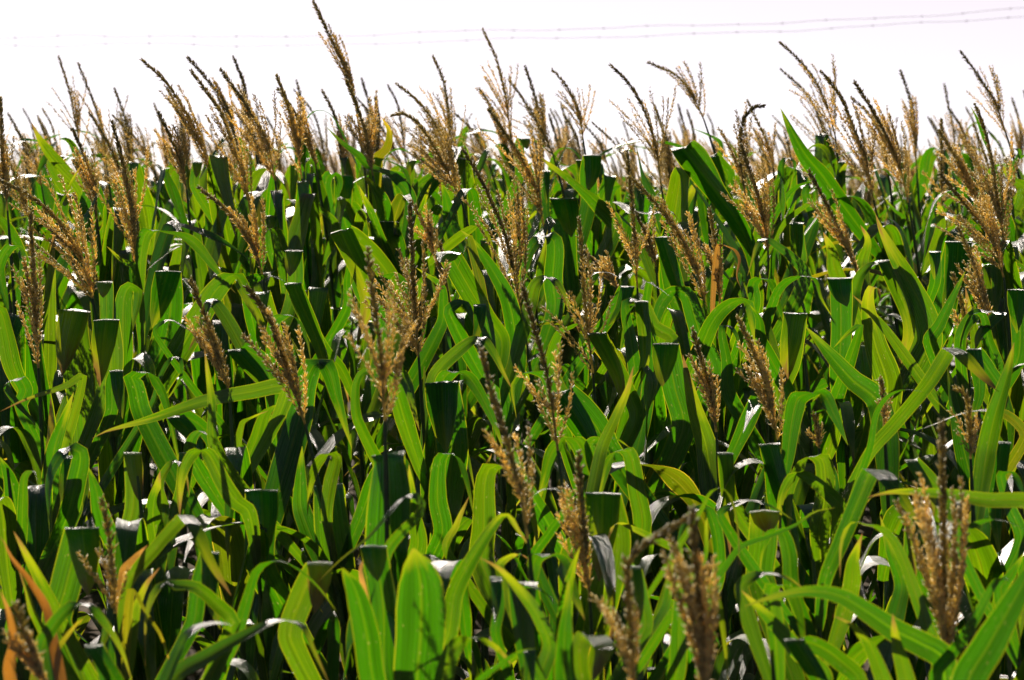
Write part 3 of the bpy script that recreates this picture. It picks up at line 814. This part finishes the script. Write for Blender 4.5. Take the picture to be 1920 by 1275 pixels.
  (110, "1300,700 1290,480 1310,280", ""), (100, "620,760 600,560 560,440", ""), (120, "1240,1200 1200,1050 1180,900", ""), (80, "1500,300 1400,150 1290,40", "f"), (95, "880,300 790,200 700,130", "f"), (80, "1900,500 1840,300 1790,120", "f"), (110, "170,760 200,560 150,330", "")],
}

plants = []
for i, (d, pts, nt_, style, label) in enumerate(PLANTS):
    rg = np.random.default_rng(100 + i)
    A = np.array([at(x, y, d) for x, y in pts[:nt_]])
    # a little depth to the bend of the spike
    A[:, 1] += np.linspace(-0.03, 0, nt_) * rg.uniform(-1, 2)
    base = A[-1]
    if nt_ < len(pts):
        nx_ = at(*pts[nt_], d)
        dirn = norm(base - nx_)
    else:
        dirn = norm(A[-2] - base)
    g = gz(d)
    H = base[2] - g
    off = dirn[0] / max(dirn[2], 0.3)
    foot = np.array([base[0] - off * H * 0.30, d + rg.uniform(-.05, .05), g])
    root = empty("corn_plant", foot)
    SP = stalk_curve(np.zeros(3), base - foot, np.array([off * 0.9, 0, 1.0]))
    build_stalk(SP, root, i)
    build_tassel((A - foot)[::-1], style, root, 300 + i)
    plants.append(dict(root=root, SP=SP + foot, foot=foot, d=d, top=base, n=0))
    root["label"] = "corn plant with " + label
    root["category"] = "corn plant"
    root["group"] = "corn plants with tassels one can tell apart"

DPROF = ([200, 250, 330, 400, 450, 600, 720, 950, 1050, 1150, 1275], [9.9, 9.7, 9.4, 8.7, 8.0, 7.0, 6.5, 5.6, 4.9, 4.5, 4.2])
leafy = []


def stalk_at(p, z):
    S = p["SP"]
    return np.array([np.interp(z, S[:, 2], S[:, k]) for k in range(3)])


def root_of_leaf(p, base):
    q = stalk_at(p, base[2] - 0.1)
    h = math.hypot(q[0] - base[0], q[1] - base[1])
    z = min(base[2] - 0.05 - 1.3 * h, p["top"][2] - 0.10)
    return z, stalk_at(p, z)


def leafy_plant(base, d):
    """A plant of which the photograph shows leaves but no tassel."""
    rg = np.random.default_rng(len(leafy) + 50)
    g = gz(d)
    foot = np.array([base[0] + rg.uniform(-.02, .14), d + rg.uniform(-.05, .1), g])
    root = empty("corn_plant", foot)
    top = np.array([foot[0] - 0.06, foot[1], min(base[2] + 0.12, g + 2.0)])
    SP = stalk_curve(np.zeros(3), top - foot, np.array([-0.1, 0, 1.0]))
    build_stalk(SP, root, 900 + len(leafy))
    p = dict(root=root, SP=SP + foot, foot=foot, d=d, top=top, n=0)
    leafy.append(p)
    return p


FACE = norm(np.array([0, 1.0, -0.06]))
li = 0
for (ox, oy), rows in LEAVES.items():
    for wz, txt, opt in rows:
        li += 1
        rg = np.random.default_rng(5000 + li)
        fl = opt.split()
        parts = [[(ox + float(a.split(',')[0]) / 3, oy + float(a.split(',')[1]) / 3) for a in seg.split()] for seg in txt.split('|')]
        up = len(parts) == 1 and parts[0][-1][1] == min(y for _, y in parts[0])
        if up and 't' not in fl and 'F' not in fl and rg.random() < 0.33:
            # the blade bends over sideways at the top
            (xa, ya), (xb, yb) = parts[0][-2:]
            sgn = 1 if (xb - xa + rg.normal() * 25) > 0 else -1
            r_ = wz / 3 * rg.uniform(0.5, 0.9)
            parts[0] += [(xb + sgn * r_ * 0.8, yb - r_ * 0.25), (xb + sgn * r_ * 1.6, yb + r_ * 0.6), (xb + sgn * r_ * 2.1, yb + r_ * 2.2), (xb + sgn * r_ * rg.uniform(1.9, 2.8), yb + r_ * rg.uniform(3.5, 6))]
            up = False
        elif up and 't' not in fl and 'F' not in fl and rg.random() < 0.5:
            # the blade folds over at the top
            (xa, ya), (xb, yb) = parts[0][-2:]
            ln = wz * rg.uniform(0.8, 2.3)
            k = rg.uniform(-0.4, 0.3)
            ux, uy = (xa - xb) / math.hypot(xa - xb, ya - yb), (ya - yb) / math.hypot(xa - xb, ya - yb)
            parts.append([(xb, yb + 2), (xb + ln * (0.45 * ux + k * 0.5), yb + ln * 0.6), (xb + ln * (0.5 * ux + k), yb + ln * 1.05)])
            up = False
        ytop = min(y for seg in parts for _, y in seg)
        d = float(np.interp(ytop, *DPROF)) + rg.uniform(-.12, .12)
        for f in fl:
            if f[0] == 'd':
                d = float(f[1:])
        # depth runs along the blade: away from the stalk, then the hanging part nearer to us than the rising part
        sway = rg.uniform(-.16, .02) - (0.2 if 'x' in fl else 0)
        C, nA = [], len(parts[0])
        for k, (x, y) in enumerate(parts[0]):
            C.append(at(x, y, d + (0.0 if len(parts) > 1 else sway * k / max(nA - 1, 1))))
        if len(parts) > 1:
            for k, (x, y) in enumerate(parts[1]):
                C.append(at(x, y, d - 0.024 - 0.035 * k))
        C = np.array(C)
        base = C[0]
        # whose leaf is it
        best, bd = None, 0.36
        for p in plants + leafy:
            if abs(p["d"] - d) > 0.7 or p["n"] > 9:
                continue
            z, q = root_of_leaf(p, base)
            if z < p["foot"][2] + 0.3:
                continue
            dist = np.hypot(q[0] - base[0], q[1] - base[1])
            if dist < bd:
                best, bd = p, dist
        if best is None:
            best = leafy_plant(base, d)
        p = best
        p["n"] += 1
        z, q = root_of_leaf(p, base)
        if np.linalg.norm(q - base) > 0.02:
            C = np.vstack([q, C])
        n = 64 if len(parts) > 1 else 48
        P = catmull(C, n)
        T = norm(np.gradient(P, axis=0))
        h = C[-1] - C[0]
        if len(parts) > 1:
            Sg = np.tile(norm(np.array([1.0, rg.uniform(-.25, .25), 0])), (n, 1))
        else:
            Sg = np.tile(norm(np.array([-h[1], h[0], 0]) + 1e-4), (n, 1))
        Sf = norm(np.cross(T, FACE))
        Sf = np.where(np.sum(Sf * Sf[n // 3], axis=1, keepdims=True) < -0.999, Sf, Sf)
        if np.dot(Sf[n // 3], Sg[n // 3]) < 0:
            Sg = -Sg
        if 'x' in fl:
            Sg = np.tile(np.array([1.0, 0.1, 0]), (n, 1))
        fc = 0.88 if 'f' in fl else 1.0 if 'F' in fl else 0.6
        if len(parts) > 1 or 'x' in fl:
            fc = 0.0
        if 'F' not in fl:
            fc = fc * np.clip(np.abs(T[:, 2:]) * 1.25, 0, 1) ** 0.9
        S = norm(Sf * fc + Sg * (1 - fc))
        width = wz / 3 * d / FPX * (1.0 if ('f' in fl or 'F' in fl or 'x' in fl) else 1.05)
        if len(parts) > 1:
            width *= 0.93
        mat = M_LEAF_OLD if 'o' in fl else M_LEAF_DRY if 'r' in fl else M_LEAF
        if len(parts) > 1:
            sf = nA / (len(C) - 1)
            lens = np.concatenate([[0], np.cumsum(np.linalg.norm(np.diff(C, axis=0), axis=1))])
            sf = lens[-len(parts[1])] / lens[-1]
            tp = [(0, .3), (0.08, .62), (sf * 0.6, 0.92), (sf, 1.0), (sf + (1 - sf) * .35, .92), (sf + (1 - sf) * .75, .52), (1, .03)]
        elif 'b' in fl:
            tp = [(0, .7), (.3, .95), (.68, 1), (.82, .86), (.93, .52), (1, .05)]
        elif up:
            tp = [(0, .3), (0.1, .6), (.4, 1), (.6, .93), (.8, .6), (.93, .27), (1, .01)]
        else:
            tp = [(0, .3), (0.12, .66), (.42, 1), (.6, .88), (.8, .52), (.93, .2), (1, .01)]
        me = leaf_mesh("leaf", P - p["foot"], S, width, mat, li, keel=rg.uniform(.04, .16), ripple=rg.uniform(.03, .1), taper=tp)
        o = link("leaf", me, p["root"])
        if 'o' in fl:
            o["label"] = "yellowing leaf"
        if 'r' in fl:
            o["label"] = "dry orange leaf"
print("leaves", li, "leafy plants", len(leafy))
for p in leafy:
    p["root"]["label"] = "leafy corn plant without a visible tassel among the middle rows"
    p["root"]["category"] = "corn plant"
    p["root"]["group"] = "leafy corn plants between the tasselled ones"

for i, p in enumerate(plants + leafy):
    rg = np.random.default_rng(i + 40)
    far = p["d"] > 8.6
    random_leaves(p["root"], p["SP"] - p["foot"], 700 + i, 9 if far else 9, 0.34, 0.86 if far else 0.79, azim=-math.pi / 2 + rg.normal() * 0.9)

# ------------------------------------------------------------------ the plants behind and between
def make_template(seed, tassel, tall):
    rg = np.random.default_rng(seed)
    root = empty("corn_plant", (0, 0, 0))
    lean = -rg.uniform(0.02, 0.16)
    top = np.array([lean, 0, tall])
    SP = stalk_curve(np.zeros(3), top, np.array([lean * 2.0, rg.normal() * 0.05, 1.0]))
    build_stalk(SP, root, seed)
    if tassel:
        L = rg.uniform(0.36, 0.5)
        bend = rg.uniform(0.2, 0.7)
        ax = [top, top + np.array([-0.12 * bend, 0, 0.36]) * L, top + np.array([-0.36 * bend, 0.05, 0.70]) * L, top + np.array([-0.75 * bend, 0.05, 0.96]) * L]
        build_tassel(ax, rg.choice(['dense', 'loose', 'narrow', 'loose']), root, seed, split=False)
    random_leaves(root, SP, seed + 1, 9, 0.30, 0.93)
    return root


def copy_tree(o, parent=None):
    c = o.copy()
    COL.objects.link(c)
    c.parent = parent
    for ch in KIDS[o.name]:
        copy_tree(ch, c)
    return c


far_t = [make_template(2000 + 7 * i, True, 1.90 + 0.02 * i) for i in range(9)]
mid_t = [make_template(3000 + 7 * i, False, 1.45 + 0.03 * i) for i in range(7)]
KIDS = {}
for o in list(bpy.data.objects):
    KIDS.setdefault(o.name, [])
    if o.parent:
        KIDS.setdefault(o.parent.name, []).append(o)

taken = [p["foot"][:2] for p in plants + leafy]

# corn beyond the rows one can count: one mass of plants to the brow of the field
FAR_PARTS = {}
for k, t in enumerate(far_t):
    for mname in ("leaf", "stalk", "tassel", "spray"):
        FAR_PARTS[(k, mname)] = []
    for c in KIDS[t.name]:
        for e in [c] + KIDS[c.name]:
            key = "leaf" if e.data.materials[0] in (M_LEAF, M_LEAF_OLD) else "stalk" if e.data.materials[0] == M_STALK else "tassel" if e.data.materials[0] == M_SPIKE else "spray"
            co = np.empty(len(e.data.vertices) * 3, np.float32)
            e.data.vertices.foreach_get("co", co)
            M = np.array(e.matrix_basis)
            co = co.reshape(-1, 3) @ M[:3, :3].T + M[:3, 3]
            vi = np.empty(len(e.data.loops), np.int32)
            e.data.loops.foreach_get("vertex_index", vi)
            k2 = e.data.polygons[0].loop_total
            f = vi.reshape(-1, k2)
            uvn = None
            if key == "leaf":
                # one uv per vertex is enough here
                raw = np.empty(len(vi) * 2, np.float32)
                e.data.uv_layers["UVMap"].data.foreach_get("uv", raw)
                uvn = np.zeros((len(co), 2), np.float32)
                uvn[vi] = raw.reshape(-1, 2)
            FAR_PARTS[(k, key)].append((co, f, uvn))

rg = np.random.default_rng(77)
spots = []
while len(spots) < 260:
    y = math.sqrt(rg.uniform(16.1 ** 2, 25.0 ** 2))
    spots.append((rg.uniform(-1, 1) * (0.2118 * y + 0.4), y, rg.normal() * 0.55, rg.uniform(0.93, 1.07), int(rg.integers(len(far_t)))))

def corn_mass(name, spots, label):
    """Many plants in one mass, one mesh per kind of surface."""
    mass = None
    for mname, mat in (("leaf", M_LEAF), ("stalk", M_STALK), ("tassel", M_SPIKE), ("spray", M_BRANCH)):
        VV, FF, UU, n0 = [], [], [], 0
        for x, y, a, q, k in spots:
            ca, sa = math.cos(a) * q, math.sin(a) * q
            for co, f, uvn in FAR_PARTS[(k, mname)]:
                VV.append(np.stack([co[:, 0] * ca - co[:, 1] * sa + x, co[:, 0] * sa + co[:, 1] * ca + y, co[:, 2] * q + gz(y)], 1))
                FF.append((f if f.shape[1] == 3 else np.vstack([f[:, [0, 1, 2]], f[:, [0, 2, 3]]])) + n0)
                n0 += len(co)
                if uvn is not None:
                    UU.append(uvn)
        me = mesh_from(name if mass is None else "corn_" + mname, np.vstack(VV), np.vstack(FF), mat, np.vstack(UU) if UU else None)
        if mass is None:
            me.uv_layers.new(name="tip")
            mass = link(name, me)
            mass["kind"] = "stuff"
            mass["label"] = label
            mass["category"] = "corn"
        else:
            link("corn_" + mname, me, mass)["kind"] = "stuff"


corn_mass("far_corn", spots, "distant mass of corn with pale tassels along the brow of the field")
side = []
for sgn in (-1, 1):
    for i in range(90):
        y = math.sqrt(rg.uniform(3.2 ** 2, 16.5 ** 2))
        side.append((sgn * (0.2118 * y + rg.uniform(0.45, 1.9)), y, rg.normal() * 0.55, rg.uniform(0.93, 1.05), int(rg.integers(len(far_t)))))
corn_mass("field_edge_corn", side, "rows of the same corn continuing past both sides of the view")



def scatter(templates, y0, y1, count, gap, label, group, dz=0.0):
    rg = np.random.default_rng(int(y0 * 10))
    made, used, tries = 0, set(), 0
    while made < count and tries < 20000:
        tries += 1
        y = math.sqrt(rg.uniform(y0 ** 2, y1 ** 2))
        x = rg.uniform(-1, 1) * (0.2118 * y + 0.35)
        if any((x - a) ** 2 + (y - b) ** 2 < gap ** 2 for a, b in taken):
            continue
        taken.append((x, y))
        k = int(rg.integers(len(templates)))
        if k in used:
            r = copy_tree(templates[k])
        else:
            r = templates[k]
            used.add(k)
        r.location = (x, y, gz(y) + dz)
        r.rotation_euler = (0, 0, rg.normal() * 0.55)
        s = rg.uniform(0.92, 1.06)
        r.scale = (s, s, s)
        r["label"] = label
        r["category"] = "corn plant"
        r["group"] = group
        made += 1
    for k, t in enumerate(templates):
        if k not in used:
            for c in KIDS[t.name]:
                for e in KIDS[c.name]:
                    bpy.data.objects.remove(e)
                bpy.data.objects.remove(c)
            bpy.data.objects.remove(t)
    print("scattered", made)


scatter(far_t, 10.2, 16.0, 140, 0.25, "blurred corn plant with a pale tassel in the far rows along the sky", "far rows of corn along the sky")
scatter(mid_t, 3.6, 10.4, 45, 0.24, "leafy corn plant without a visible tassel among the middle rows", "leafy corn plants between the tasselled ones")
